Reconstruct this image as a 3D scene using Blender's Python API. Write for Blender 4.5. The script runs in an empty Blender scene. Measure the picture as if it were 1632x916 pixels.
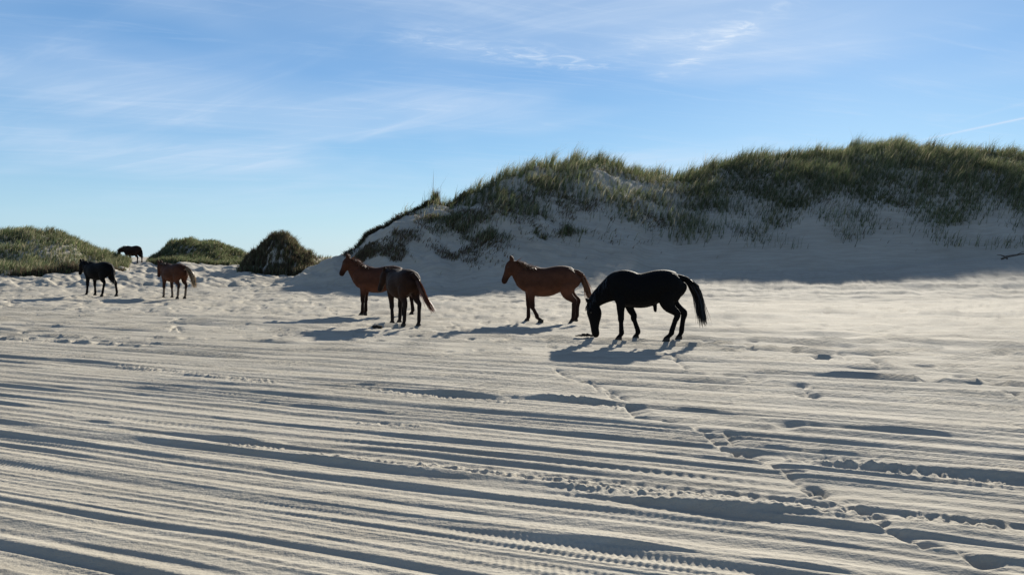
import bpy, math, random
import numpy as np
from mathutils import Vector, Matrix

sc = bpy.context.scene
R = math.radians
COL = sc.collection

# ------------------------------------------------------------------ camera
CAM_Z, F, U0, VH = 1.6, 1250.0, 816.0, 409.0      # metres, focal length and horizon of the 1632 px wide photo
cam_d = bpy.data.cameras.new('camera')
cam = bpy.data.objects.new('camera', cam_d)
COL.objects.link(cam)
cam_d.sensor_width = 36
cam_d.lens = F / 1632 * 36
cam_d.clip_start = 0.05
cam_d.clip_end = 9000
cam.location = (0, 0, CAM_Z)
cam.rotation_euler = (R(90) - math.atan((458 - VH) / F), 0, 0)
sc.camera = cam

# ------------------------------------------------------------------ light
SUN_EL, SUN_AZ = R(22.3), R(24.0)                    # azimuth measured from +Y (view) towards +X
sd = Vector((math.sin(SUN_AZ) * math.cos(SUN_EL), math.cos(SUN_AZ) * math.cos(SUN_EL), math.sin(SUN_EL)))
sl = bpy.data.lights.new('sun', 'SUN')
sl.energy = 5.0
sl.angle = R(0.9)          # thin cirrus in front of the sun
sl.color = (1.0, 0.935, 0.82)
sun = bpy.data.objects.new('sun', sl)
COL.objects.link(sun)
sun.rotation_euler = sd.to_track_quat('Z', 'Y').to_euler()

sc.view_settings.view_transform = 'Standard'
sc.view_settings.look = 'None'
sc.view_settings.exposure = 0.88
sc.view_settings.gamma = 1.0
sc.render.engine = 'CYCLES'
sc.cycles.max_bounces = 6
sc.cycles.transparent_max_bounces = 8

world = bpy.data.worlds.new('World')
sc.world = world
world.use_nodes = True
nt = world.node_tree
N = nt.nodes
L = nt.links
for n in list(N):
    N.remove(n)


def nd(t, **kw):
    n = N.new(t)
    for k, v in kw.items():
        setattr(n, k, v)
    return n


def mth(op, a, b=None, c=None, clamp=False):
    n = N.new('ShaderNodeMath')
    n.operation = op
    n.use_clamp = clamp
    for i, x in enumerate((a, b, c)):
        if x is None:
            continue
        if isinstance(x, (int, float)):
            n.inputs[i].default_value = x
        else:
            L.new(x, n.inputs[i])
    return n.outputs[0]


out = nd('ShaderNodeOutputWorld')
bg = nd('ShaderNodeBackground')
bg.inputs['Strength'].default_value = 0.072
sky = nd('ShaderNodeTexSky', sky_type='NISHITA')
sky.sun_disc = False
sky.sun_elevation = SUN_EL
sky.sun_rotation = SUN_AZ
sky.altitude = 0
sky.air_density = 1.0
sky.dust_density = 0.25
sky.ozone_density = 2.5
tc = nd('ShaderNodeTexCoord')
sep = nd('ShaderNodeSeparateXYZ')
L.new(tc.outputs['Generated'], sep.inputs[0])
den = mth('ADD', mth('MAXIMUM', sep.outputs[2], 0.0), 0.06)
cx = mth('DIVIDE', sep.outputs[0], den)
cy = mth('DIVIDE', sep.outputs[1], den)


def layer(ax, ay, ang, scale, detail, rough, lo, hi, dist=0.6, off=0.0):
    ca, sa = math.cos(ang), math.sin(ang)
    p = mth('MULTIPLY', mth('ADD', mth('MULTIPLY', cx, ca), mth('MULTIPLY', cy, sa)), ax)
    q = mth('MULTIPLY', mth('SUBTRACT', mth('MULTIPLY', cy, ca), mth('MULTIPLY', cx, sa)), ay)
    cb = nd('ShaderNodeCombineXYZ')
    L.new(p, cb.inputs[0])
    L.new(q, cb.inputs[1])
    cb.inputs[2].default_value = off
    no = nd('ShaderNodeTexNoise')
    no.inputs['Scale'].default_value = scale
    no.inputs['Detail'].default_value = detail
    no.inputs['Roughness'].default_value = rough
    no.inputs['Distortion'].default_value = dist
    L.new(cb.outputs[0], no.inputs['Vector'])
    mr = nd('ShaderNodeMapRange', interpolation_type='SMOOTHSTEP')
    mr.inputs['From Min'].default_value = lo
    mr.inputs['From Max'].default_value = hi
    L.new(no.outputs['Fac'], mr.inputs['Value'])
    return mr.outputs['Result']


def dirplane(u, v):
    d = Vector(((u - U0) / F, 1.0, (VH - v) / F)).normalized()
    q = max(d.z, 0) + 0.06
    return d.x / q, d.y / q


def trail(p1, p2, w, k):
    """a thin high cloud streak laid between two directions of the sky"""
    x1, y1 = dirplane(*p1)
    x2, y2 = dirplane(*p2)
    dx, dy = x2 - x1, y2 - y1
    le = math.hypot(dx, dy)
    dx, dy = dx / le, dy / le
    rx = mth('SUBTRACT', cx, x1)
    ry = mth('SUBTRACT', cy, y1)
    a = mth('DIVIDE', mth('ADD', mth('MULTIPLY', rx, dx), mth('MULTIPLY', ry, dy)), le)
    b = mth('ABSOLUTE', mth('SUBTRACT', mth('MULTIPLY', ry, dx), mth('MULTIPLY', rx, dy)))
    f = mth('SUBTRACT', 1.0, mth('DIVIDE', b, w), clamp=True)
    e = mth('MULTIPLY', mth('MULTIPLY', mth('SUBTRACT', 1.0, a, clamp=True), mth('MAXIMUM', a, 0.0), clamp=True), 4.0, clamp=True)
    return mth('MULTIPLY', mth('MULTIPLY', mth('MULTIPLY', f, f), e), k)


veil = layer(1.0, 1.0, 0.4, 0.55, 3, 0.5, 0.38, 0.70, 0.3, 3.1)
cirr = layer(0.55, 2.2, -0.55, 1.0, 8, 0.62, 0.42, 0.74, 1.2, 7.7)
cirr2 = layer(0.5, 3.2, 0.35, 1.5, 9, 0.66, 0.48, 0.80, 1.6, 1.3)
rip = layer(3.0, 5.0, 0.2, 2.4, 6, 0.65, 0.44, 0.72, 0.8, 4.4)
tot = mth('ADD', mth('MULTIPLY', veil, 0.30), mth('MULTIPLY', mth('MULTIPLY', cirr, veil), 0.28))
tot = mth('ADD', tot, mth('MULTIPLY', cirr2, 0.17))
for p1, p2, w, k in (((1440, 230), (1820, 150), 0.05, 0.7), ((1490, 205), (1760, 130), 0.06, 0.10),
                     ((540, 235), (720, 172), 0.07, 0.16), ((360, 278), (500, 240), 0.07, 0.14)):
    tot = mth('ADD', tot, trail(p1, p2, w, k))
wisp = mth('MULTIPLY', mth('ADD', mth('MULTIPLY', rip, 0.8), 0.2), mth('ADD', mth('ADD', trail((1040, 135), (1280, -10), 0.16, 0.9), trail((600, 55), (1010, 122), 0.26, 0.8)), trail((880, 110), (1240, 30), 0.3, 0.35)))
tot = mth('ADD', tot, wisp)
# clouds thin out towards the horizon, a pale marine band sits on it
fade = nd('ShaderNodeMapRange', interpolation_type='SMOOTHSTEP')
fade.inputs['From Min'].default_value = 0.03
fade.inputs['From Max'].default_value = 0.14
L.new(sep.outputs[2], fade.inputs['Value'])
tot = mth('MULTIPLY', tot, mth('ADD', mth('MULTIPLY', fade.outputs['Result'], 0.85), 0.15), clamp=True)
mix = nd('ShaderNodeMixRGB')
mix.inputs['Color2'].default_value = (5.2, 6.1, 7.3, 1)
L.new(tot, mix.inputs['Fac'])
SKYTINT = nd('ShaderNodeMixRGB', blend_type='MULTIPLY')
SKYTINT.inputs['Fac'].default_value = 1.0
SKYTINT.inputs['Color2'].default_value = (0.85, 1.0, 1.1, 1)
L.new(sky.outputs[0], SKYTINT.inputs['Color1'])
ramp_ = nd('ShaderNodeValToRGB')
els = ramp_.color_ramp.elements
els[0].position = 0.0
els[0].color = (.42, .60, .73, 1)
els[1].position = 1.0
els[1].color = (.055, .088, .18, 1)
for ps, cl in ((.05, (.36, .56, .72, 1)), (.13, (.22, .43, .68, 1)), (.22, (.13, .315, .61, 1)), (.34, (.10, .245, .50, 1)), (.55, (.085, .15, .30, 1))):
    e_ = els.new(ps)
    e_.color = cl
L.new(sep.outputs[2], ramp_.inputs['Fac'])
rs_ = nd('ShaderNodeVectorMath', operation='SCALE')
rs_.inputs['Scale'].default_value = 8.6
L.new(ramp_.outputs[0], rs_.inputs[0])
hz_ = nd('ShaderNodeMixRGB')
hz_.inputs['Fac'].default_value = 0.78
L.new(SKYTINT.outputs[0], hz_.inputs['Color1'])
L.new(rs_.outputs[0], hz_.inputs['Color2'])
L.new(hz_.outputs[0], mix.inputs['Color1'])
L.new(mix.outputs[0], bg.inputs['Color'])
L.new(bg.outputs[0], out.inputs['Surface'])

# ------------------------------------------------------------------ helpers
rng = np.random.default_rng(7)
random.seed(7)


def hsh(ix, iy, seed):
    h = (ix.astype(np.int64) * 374761393 + iy.astype(np.int64) * 668265263 + seed * 1442695041) & 0xFFFFFFFF
    h = ((h ^ (h >> 13)) * 1274126177) & 0xFFFFFFFF
    h = h ^ (h >> 16)
    return (h & 0xFFFFFF).astype(np.float32) / float(0xFFFFFF) * 2 - 1


def noise(x, y, seed=0):
    x = np.asarray(x, dtype=np.float32)
    y = np.asarray(y, dtype=np.float32)
    xf = np.floor(x)
    yf = np.floor(y)
    fx = x - xf
    fy = y - yf
    fx = fx * fx * (3 - 2 * fx)
    fy = fy * fy * (3 - 2 * fy)
    a = hsh(xf, yf, seed)
    b = hsh(xf + 1, yf, seed)
    c = hsh(xf, yf + 1, seed)
    d = hsh(xf + 1, yf + 1, seed)
    return (a * (1 - fx) + b * fx) * (1 - fy) + (c * (1 - fx) + d * fx) * fy


def fbm(x, y, seed=0, o=4, g=0.5):
    s = 0
    amp = 1.0
    t = 0
    for i in range(o):
        s = s + amp * noise(x * 2 ** i + 13.7 * i, y * 2 ** i + 5.1 * i, seed + i)
        t += amp
        amp *= g
    return s / t


def sst(a, b, x):
    t = np.clip((x - a) / (b - a), 0, 1)
    return t * t * (3 - 2 * t)


def gnd(u, v):
    """where a photo pixel of flat beach lies, in metres"""
    Y = CAM_Z * F / (v - VH)
    return (u - U0) / F * Y, Y


def hgt(v, D):
    return CAM_Z + (VH - v) / F * D


# ------------------------------------------------------------------ terrain
class Dune:
    def __init__(s, pts, back, pw=1.0):
        # bearing, sand crest level, crest distance, foot distance
        p = np.array(pts, float)
        s.u = p[:, 0]
        s.D = p[:, 2]
        s.H = CAM_Z + (VH - p[:, 1]) / F * p[:, 2]
        s.B = p[:, 3]
        s.back = back
        s.pw = pw

    def prof(s, X, Y):
        u = U0 + F * X / np.maximum(Y, 1)
        u = u + 7 * noise(u / 23, Y / 3.0, 91) + 3 * noise(u / 8, Y / 2.0, 92)
        D = np.interp(u, s.u, s.D)
        H = np.interp(u, s.u, s.H)
        B = np.interp(u, s.u, s.B)
        return u, D, H, B, (Y - B) / (D - B)

    def z(s, X, Y):
        u, D, H, B, p = s.prof(X, Y)
        pc = np.clip(p, 0, 1)
        g = pc * pc * (3 - 2 * pc)
        g = g ** s.pw
        bk = np.exp(-((np.maximum(Y, D) - D) / s.back) ** 2)
        edge = sst(s.u[0], s.u[0] + 12, u) * (1 - sst(s.u[-1] - 12, s.u[-1], u))
        z = H * np.where(p <= 1, g, bk)
        return z * edge, p


BIG = Dune([(425, 452, 37, 35), (440, 448, 38, 35.5), (470, 438, 39, 35.5), (500, 424, 39.5, 35), (530, 412, 40, 35), (560, 396, 41, 34.5), (590, 376, 42, 34),
            (625, 348, 43, 33), (660, 332, 44, 32.5), (690, 322, 45, 32), (720, 322, 46, 32), (760, 309, 47, 31.5),
            (800, 287, 48, 31), (850, 272, 50, 31.5), (900, 266, 51.5, 32), (950, 263, 52.5, 32), (1000, 273, 53.5, 32.3),
            (1050, 282, 54.5, 33), (1080, 284, 55, 33), (1150, 269, 55, 33), (1200, 259, 55.5, 33), (1250, 255, 55.5, 33),
            (1300, 253, 55.5, 33), (1350, 246, 56, 33), (1400, 234, 56.5, 33), (1450, 240, 56.2, 33), (1500, 246, 55.5, 33),
            (1560, 250, 55, 33), (1632, 252, 54, 33), (1800, 258, 53, 33), (2100, 246, 53, 33), (2600, 262, 50, 31),
            (3400, 300, 46, 31), (5000, 409, 40, 30)], 9.0)
L1 = Dune([(-2600, 420, 50, 40), (-1500, 385, 52, 41), (-600, 370, 55, 42), (-300, 378, 55, 42), (-100, 372, 56, 43), (0, 374, 56, 43), (50, 371, 56, 43.5), (90, 376, 56, 44),
           (130, 389, 56, 45), (160, 400, 57, 47), (190, 410, 58, 50), (215, 417, 58, 52), (245, 425, 58, 54)], 8.0, 0.75)
L2 = Dune([(222, 424, 61, 55), (240, 412, 61, 54), (255, 402, 61, 54), (272, 393, 62, 53.5), (300, 386, 62, 53), (340, 389, 62, 53), (370, 398, 62, 53.5), (392, 408, 61, 54),
           (430, 418, 61, 55)], 8.0, 0.8)
HUM = Dune([(374, 434, 46, 44), (386, 424, 46.5, 43.8), (397, 412, 47, 43.6), (410, 400, 47, 43.4), (425, 387, 47, 43.3), (440, 377, 47, 43.2), (456, 380, 47, 43.3),
            (470, 392, 47, 43.4), (484, 405, 47, 43.6), (498, 416, 46.5, 43.8), (514, 424, 46, 44)], 2.4, 0.7)
L4 = Dune([(440, 430, 52, 46), (480, 418, 52, 46), (505, 412, 52, 46), (540, 411, 52, 46), (580, 411, 52, 46), (640, 420, 52, 46)], 8.0)
DUNES = [BIG, L1, L2, HUM, L4]


def smax(a, b, k=0.12):
    h = np.clip(0.5 + 0.5 * (a - b) / k, 0, 1)
    return b * (1 - h) + a * h + k * h * (1 - h)


def bed(X, Y):
    """the broad shape: beach rising into dunes"""
    u = U0 + F * X / np.maximum(Y, 1)
    h0 = np.interp(Y, [0, 28, 33, 46, 58, 66, 95, 4000], [0, 0, 0.14, 0.85, 1.22, 1.2, 0, 0])
    h0 = h0 * np.where(Y > 1, 1 - sst(520, 720, u), 0)
    ap = 1.25 * np.clip((Y - 26.5) / 10, 0, 1) ** 1.7 * (1 - sst(60, 90, Y)) * np.where(Y > 1, sst(760, 1100, u) * (.75 + .5 * sst(1250, 1650, u)), 0)
    z = h0 + ap
    for d in DUNES:
        dz, p = d.z(X, Y)
        z = smax(dz, z)
    return z - 0.07


# ruts ---------------------------------------------------------------
ANG = 0.42


def track_cs(X, Y):
    q = Y + ANG * X
    a = ANG - 0.10 * sst(9, 16, q)
    c = Y + a * X
    s = X - 0.42 * Y
    return c, s


_r = random.Random(11)
RUTS = []   # position across the tracks, height, near width, far width, waver
for c0, h, w1 in ((18.4, .03, .12), (16.6, .035, .12), (15.6, .03, .12), (11.4, .04, .12), (10.7, .035, .09), (9.9, .03, .08), (9.2, .035, .10), (8.5, .03, .07), (8.0, .035, .12), (7.3, .045, .14), (6.54, .02, .08), (5.50, .04, .12), (5.14, .045, .15),
                  (4.82, .02, .06), (4.48, .045, .13), (4.12, .022, .04), (3.76, .032, .07), (3.36, .045, .14), (3.12, .03, .10), (2.5, .04, .1), (1.9, .04, .1), (1.2, .04, .12), (.4, .04, .12), (-.6, .04, .12), (-1.9, .04, .12)):
    RUTS.append((c0, h * (.78 if c0 < 8 else .95), w1, .10 + _r.random() * .12, 1.0))
c0 = -3.0
while c0 < 29:
    d0 = float(np.interp(c0, [3, 8, 14, 20], [.12, .17, .24, .42])) * _r.uniform(.55, 1.5)
    k0 = _r.uniform(.30, .50)
    RUTS.append((c0, d0 * _r.uniform(.085, .16) * float(np.interp(c0, [5, 9, 14, 20], [.82, 1.15, 1.6, 1.7])), d0 * k0, d0 * _r.uniform(.25, .5), .35))
    c0 += d0

# stretches of deeper, sharper bank:  (u,v) start, (u,v) end, height, crumbliness
BANKS = [((655, 625), (1010, 645), .10, .9), ((1320, 631), (2000, 672), .085, .2), ((1265, 731), (2050, 806), .10, .25),
         ((940, 790), (1420, 838), .06, .8), ((1400, 838), (1900, 890), .04, .3),
         ((180, 584), (460, 616), .035, 1.2), ((470, 614), (650, 627), .03, .3), ((90, 668), (190, 678), .045, .2), ((310, 694), (470, 712), .045, .5),
         ((1170, 573), (1300, 580), .03, .2), ((1360, 641), (1632, 660), .02, .1), ((930, 536), (1300, 566), .02, .3),
         ((60, 540), (420, 566), .04, .1), ((820, 593), (1230, 612), .04, .1), ((1180, 670), (1650, 706), .045, .1), ((440, 727), (830, 776), .04, .2),
         ((700, 843), (1500, 934), .04, .2), ((600, 672), (740, 690), .035, .2)]
CRUMB = [((480, 725), (640, 742), .07), ((640, 742), (950, 772), .10), ((880, 772), (1430, 830), .16), ((560, 674), (680, 682), .05), ((1440, 828), (1632, 850), .10),
         ((860, 628), (1000, 655), .12), ((560, 620), (830, 645), .06), ((180, 582), (450, 612), .10), ((1290, 735), (1632, 775), .12), ((350, 710), (450, 716), .05),
         ((1250, 732), (1310, 738), .06)]

PITS = []   # u, v, rx, ry, depth
for u, v, rx, ry, d in ((1170, 718, .09, .07, .04), (1185, 729, .08, .06, .04), (1265, 752, .09, .07, .035), (1302, 782, .07, .10, .045), (1402, 828, .09, .05, .03),
                        (1495, 876, .07, .05, .03), (1582, 903, .07, .05, .03), (1260, 682, .14, .10, .035), (1275, 616, .13, .12, .07), (1015, 655, .13, .2, .05),
                        (1215, 605, .13, .15, .04), (1312, 570, .16, .16, .09), (1345, 573, .13, .13, .05), (1395, 568, .11, .13, .08), (1402, 575, .10, .12, .08), (1412, 584, .11, .13, .08),
                        (1475, 585, .15, .14, .08), (1487, 607, .14, .14, .08), (1540, 602, .12, .12, .08), (1375, 559, .12, .12, .05), (1410, 539, .13, .15, .05),
                        (1465, 543, .13, .12, .05), (1520, 553, .15, .12, .04), (1596, 565, .13, .12, .04), (1585, 610, .12, .2, .05), (1350, 552, .14, .12, .05),
                        (1250, 558, .15, .12, .04), (1130, 548, .13, .12, .05), (1160, 560, .13, .12, .05), (1075, 560, .13, .1, .05), (1200, 545, .13, .1, .04),
                        (1620, 627, .14, .12, .06), (905, 602, .12, .08, .03), (960, 625, .1, .08, .03), (1290, 630, .12, .2, .03), (600, 521, .13, .12, .06), (672, 530, .12, .1, .06)):
    PITS.append((u, v, rx, ry, d))
_q = random.Random(9)
HOOF = []
for i in range(44):
    hx0, hy0 = _q.uniform(-16, 16), _q.uniform(13.5, 28)
    an = _q.uniform(-.5, .5) + (math.pi if _q.random() < .5 else 0)
    for j in range(_q.randint(5, 14)):
        hx0 += math.cos(an) * _q.uniform(.45, .75)
        hy0 += math.sin(an) * _q.uniform(.45, .75) + _q.uniform(-.15, .15)
        if hy0 > 13:
            HOOF.append((hx0, hy0, _q.uniform(.08, .13), _q.uniform(.10, .17), _q.uniform(.03, .075)))
RIDGES = [[(905, 604), (940, 611), (962, 620)], [(1010, 665), (1052, 672), (1095, 681)], [(1138, 712), (1180, 728), (1224, 741)], [(1304, 800), (1335, 806), (1362, 815)], [(1402, 844), (1430, 856), (1455, 868)],
          [(1098, 592), (1140, 596), (1183, 601)], [(1062, 565), (1098, 592)], [(1183, 600), (1197, 611)], [(1280, 622), (1305, 641)], [(880, 588), (905, 604)], [(938, 611), (950, 623)], [(958, 620), (983, 643)],
          [(960, 618), (1000, 640)], [(996, 645), (1010, 668)], [(1095, 680), (1122, 692), (1138, 712)], [(1156, 690), (1166, 712)], [(1163, 718), (1184, 734)], [(1186, 722), (1206, 735)],
          [(1224, 738), (1265, 768), (1304, 802)], [(1296, 774), (1322, 798)], [(1360, 812), (1402, 846)], [(1455, 868), (1478, 884)], [(1530, 885), (1578, 918)],
          [(1608, 622), (1632, 640)], [(1608, 672), (1640, 686)], [(1388, 570), (1402, 588)], [(1330, 560), (1350, 572)], [(715, 514), (730, 523)], [(268, 528), (276, 519), (284, 530)], [(266, 514), (279, 508), (284, 514)]]


def seg_dist(X, Y, a, b):
    ax, ay = a
    bx, by = b
    dx, dy = bx - ax, by - ay
    l2 = dx * dx + dy * dy
    t = ((X - ax) * dx + (Y - ay) * dy) / l2
    tc_ = np.clip(t, 0, 1)
    return np.hypot(X - ax - tc_ * dx, Y - ay - tc_ * dy), t, ((X - ax) * dy - (Y - ay) * dx) / math.sqrt(l2)


def ramp(t, w1, w2):
    return np.where(t < 0, sst(-w1, 0, t), np.exp(-np.maximum(t, 0) / w2))


def relief(X, Y):
    """fine relief of the beach"""
    z = np.zeros_like(X)
    m = (Y > -12) & (Y < 62)
    idx = np.nonzero(m)[0]
    x = X[idx]
    y = Y[idx]
    c, s = track_cs(x, y)
    wob = .075 * noise(s / 6.0, c / 5.0, 21) + .035 * noise(s / 1.7, c / 1.2, 22) + .006 * noise(s / .5, c / .5, 23)
    cw = c + wob
    zz = np.zeros_like(x)
    strength = 1 - (.65 - .25 * sst(2, 8, x)) * sst(15.5, 21, c)
    strength = strength * (1 - sst(21, 26, c - 4 * sst(2, 8, x)))
    for i, (c0, h, w1, w2, wv) in enumerate(RUTS):
        w1 = max(w1, .03)
        k = np.nonzero(np.abs(cw - c0) < .9)[0]
        if len(k) == 0:
            continue
        t = cw[k] - c0 + wv * .045 * noise(s[k] / 2.3, 0 * s[k], 300 + i) + .006 * noise(s[k] / .7, 0 * s[k], 500 + i)
        if wv < 1:
            amp = h * np.clip(.95 + .65 * noise(s[k] / 2.6, 0 * s[k] + 3, 400 + i), .1, 1.5)
        else:
            amp = h * np.clip(.78 + .42 * noise(s[k] / 3.0, 0 * s[k] + 3, 400 + i), .2, 1.25)
        zz[k] += amp * ramp(t, w1, w2) * strength[k]
    # take out the mean lift of all the banks together
    cg = np.arange(-6, 26, .02)
    lift = np.zeros_like(cg)
    for (c0, h, w1, w2, wv) in RUTS:
        lift += (.95 if wv < 1 else .78) * h * ramp(cg - c0, max(w1, .03), w2)
    ker = np.exp(-(np.arange(-60, 61) * .02 / .45) ** 2)
    lift = np.convolve(lift, ker / ker.sum(), 'same')
    zz -= np.interp(c, cg, lift) * strength
    # tyre floor texture between the banks
    near = (1 - sst(9, 14, y))
    zz += strength * (.006 * fbm(cw * 9, s * .9, 31, 3) + .010 * fbm(cw * 3.1, s * .45, 35, 3))
    for (cl, cr, per, a) in ((4.20, 4.44, .042, .007), (3.84, 4.06, .045, .006), (3.45, 3.62, .045, .005), (4.55, 4.64, .05, .005), (5.60, 5.72, .09, .007), (5.02, 5.10, .05, .003),
                             (6.08, 6.20, .085, .010), (2.9, 3.1, .045, .005), (7.75, 7.85, .08, .006), (4.9, 5.0, .05, .004), (9.5, 9.62, .12, .008)):
        k = np.nonzero((cw > cl - .05) & (cw < cr + .05))[0]
        if len(k):
            w = sst(cl - .03, cl + .01, cw[k]) * (1 - sst(cr - .01, cr + .03, cw[k]))
            w = w * np.clip(.7 + .8 * noise(s[k] / 1.3, cw[k] * 0, 77), 0, 1)
            ph = (s[k] * .92 + .35 * np.abs(cw[k] - (cl + cr) / 2)) / per
            zz[k] += a * w * (np.abs((ph % 1.0) - .5) * 2 - .5)
    for j, (p, q, h, cr) in enumerate(BANKS):
        a, b = gnd(*p), gnd(*q)
        d, t, sg = seg_dist(x, y, a, b)
        k = np.nonzero((d < .8) & (t > -.02) & (t < 1.02))[0]
        if len(k) == 0:
            continue
        tl_ = min(.4, .7 / math.hypot(b[0] - a[0], b[1] - a[1]))
        e = sst(0, tl_, t[k]) * (1 - sst(1 - tl_, 1, t[k])) * (.75 + .4 * noise(s[k] / .6, c[k] * 0, 680 + j))
        wd_ = .5 + .5 * e
        tt = (-sg[k] + .05 * noise(s[k] / .8, c[k] * 0, 600 + j) + .014 * cr * noise(s[k] / .12, c[k] / .15, 640 + j)) / wd_
        zz[k] += .62 * h * e * ramp(tt, .03 + .6 * h, .12)
        zz[k] -= .15 * h * e * np.exp(-((tt + .14) / .10) ** 2)
    for j, (p, q, w) in enumerate(CRUMB):
        a, b = gnd(*p), gnd(*q)
        d, t, sg = seg_dist(x, y, a, b)
        k = np.nonzero(d < w * 2.5)[0]
        if len(k) == 0:
            continue
        e = np.exp(-(d[k] / w) ** 2) * sst(-.02, .1, t[k]) * (1 - sst(.9, 1.02, t[k]))
        nn = noise(x[k] / .035, y[k] / .045, 700 + j) + .6 * noise(x[k] / .018, y[k] / .025, 720 + j)
        zz[k] += .017 * e * nn
    # hoof churned sand further up the beach
    ch = sst(17.0, 21, c) * (1 - .75 * sst(900, 1150, U0 + F * x / np.maximum(y, 1))) * (1 - sst(44, 50, y))
    b1 = fbm(x / .55, y / .55, 41, 3, .6)
    b2 = noise(x / .9 + 4, y / 1.3, 45)
    zz += ch * (.065 * np.clip(b1, -.6, .5) + .055 * b2)
    hp = noise(x / .33, y / .33, 47)
    zz -= ch * .07 * sst(.35, .75, hp)
    # low wind ripples and faint old tracks on the smooth flat to the right
    rt = sst(15, 17, c) * sst(850, 1150, U0 + F * x / np.maximum(y, 1)) * (1 - sst(30, 36, y))
    zz += rt * (.045 * np.clip(fbm(y * 1.3 + .12 * x, x * .16, 51, 4, .6) * 1.6, -1, 1) + .014 * noise(x / .4, y / .4, 55) + .035 * fbm(x / .9, y / .6, 56, 3, .6))
    z[idx] = zz
    # prints
    for (px, py, rx, ry, dp) in [(*gnd(u, v), rx, ry, dp) for (u, v, rx, ry, dp) in PITS] + HOOF:
        k = np.nonzero((np.abs(X - px) < .7) & (np.abs(Y - py) < .7))[0]
        if len(k) == 0:
            continue
        rr = np.hypot((X[k] - px) / rx, (Y[k] - py) / ry)
        z[k] += -.85 * dp * np.exp(-np.hypot((X[k] - px) / rx + .25 * noise(Y[k] / .07, X[k] / .09, 81), (Y[k] - py) / ry + .25 * noise(X[k] / .08, Y[k] / .06, 82)) ** 3) + .12 * dp * np.exp(-((rr - 1.35) / .3) ** 2)
    for line in RIDGES:
        for p, q in zip(line[:-1], line[1:]):
            a, b = gnd(*p), gnd(*q)
            k = np.nonzero((X > min(a[0], b[0]) - .2) & (X < max(a[0], b[0]) + .2) & (Y > min(a[1], b[1]) - .2) & (Y < max(a[1], b[1]) + .2))[0]
            if len(k) == 0:
                continue
            dpt = .030 + .003 * a[1]
            d, t, sg = seg_dist(X[k], Y[k], a, b)
            tq = -sg if b[1] < a[1] else sg
            z[k] -= dpt * sst(-.012, .02 + .002 * a[1], tq) * np.exp(-np.maximum(tq, 0) / .055) * sst(-.05, .12, t) * (1 - sst(.88, 1.05, t))
    return z


def slope_detail(X, Y, zb):
    """hummocks, gullies and slumps on the dune faces"""
    dz, p = BIG.z(X, Y)
    m = sst(.25, .55, p) * (Y < 80)
    u = U0 + F * X / np.maximum(Y, 1)
    lm = 1 - sst(820, 1000, u)
    z = m * (.34 * fbm(X / 2.4, Y / 2.4, 61, 4, .55))
    z += sst(28, 32, Y) * (1 - sst(37, 40, Y)) * sst(850, 1150, u) * (.022 * noise((X - .35 * Y) / .32, Y / 3.0, 97) + .05 * noise((X - .35 * Y) / 1.1, Y / 3.5, 98) + .02 * noise((X - .35 * Y) / .13, Y / 1.4, 99))
    z += sst(.72, .92, p) * (Y < 80) * (.22 * noise(X / 1.3, Y / 3.0, 95) + .10 * noise(X / .5, Y / 1.6, 96)) * sst(720, 820, u)
    z += m * lm * (.24 * fbm((X + .8 * Y) / .9, (Y - .5 * X) / 2.8, 66, 3, .6))
    z += sst(.08, .25, p) * (p < 1.2) * .05 * fbm(X / 1.1, Y / 2.0, 69, 3)
    z += (Y > 43) * (Y < 51) * (np.abs(u - 442) < 70) * sst(1.0, 1.5, zb) * .28 * fbm(X / .55, Y / .7, 63, 3, .55)
    up = (Y > 40) * (u < 560) * sst(1.1, 1.6, zb)
    z += up * .26 * fbm(X / 1.1, Y / 1.1, 64, 4, .55)
    return z


def height(X, Y, fine=False):
    X = np.asarray(X, float)
    Y = np.asarray(Y, float)
    zb = bed(X, Y)
    z = zb + slope_detail(X, Y, zb)
    if fine:
        z = z + relief(X, Y)
    return z


rows = [-400, -150, -60, -25, -12, -6, -3, -1, 0, .8, 1.5, 2.0, 2.3]
v = VH + CAM_Z * F / 2.5
y = 2.5
while y < 27:
    rows.append(y)
    v -= 1.12 if y > 3.3 else 2.6
    y = CAM_Z * F / (v - VH)
while y < 64:
    rows.append(y)
    y += .155
while y < 4500:
    rows.append(y)
    y *= 1.12
rows = np.array(rows)
ac = list(np.arange(-40, 1680, 2.1))
st = 6.0
left, right = [], []
a_, b_ = -40 - st, 1680 + st
while b_ < 9500:
    left.append(a_)
    right.append(b_)
    st *= 1.06
    a_ -= st
    b_ += st
cols = (np.array(left[::-1] + ac + right) - U0) / F
wid = np.where(rows > 2.5, rows, 2.5 + (2.5 - rows))
# rows run parallel to the wheel ruts near the camera, straight across further out
shear = .42 * (1 - sst(15, 30, rows))
sc2 = 1 / (1 + shear[:, None] * np.clip(cols, -.95, 1.3)[None, :])
GX = cols[None, :] * wid[:, None] * sc2
GY = np.where(rows[:, None] >= 2.5, rows[:, None] * sc2, 2.5 * sc2 - (2.5 - rows[:, None]))
nr, nc = GX.shape
fx_, fy_ = GX.ravel(), GY.ravel()
GZ = height(fx_, fy_, True)
print('terrain verts', nr * nc)


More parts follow.
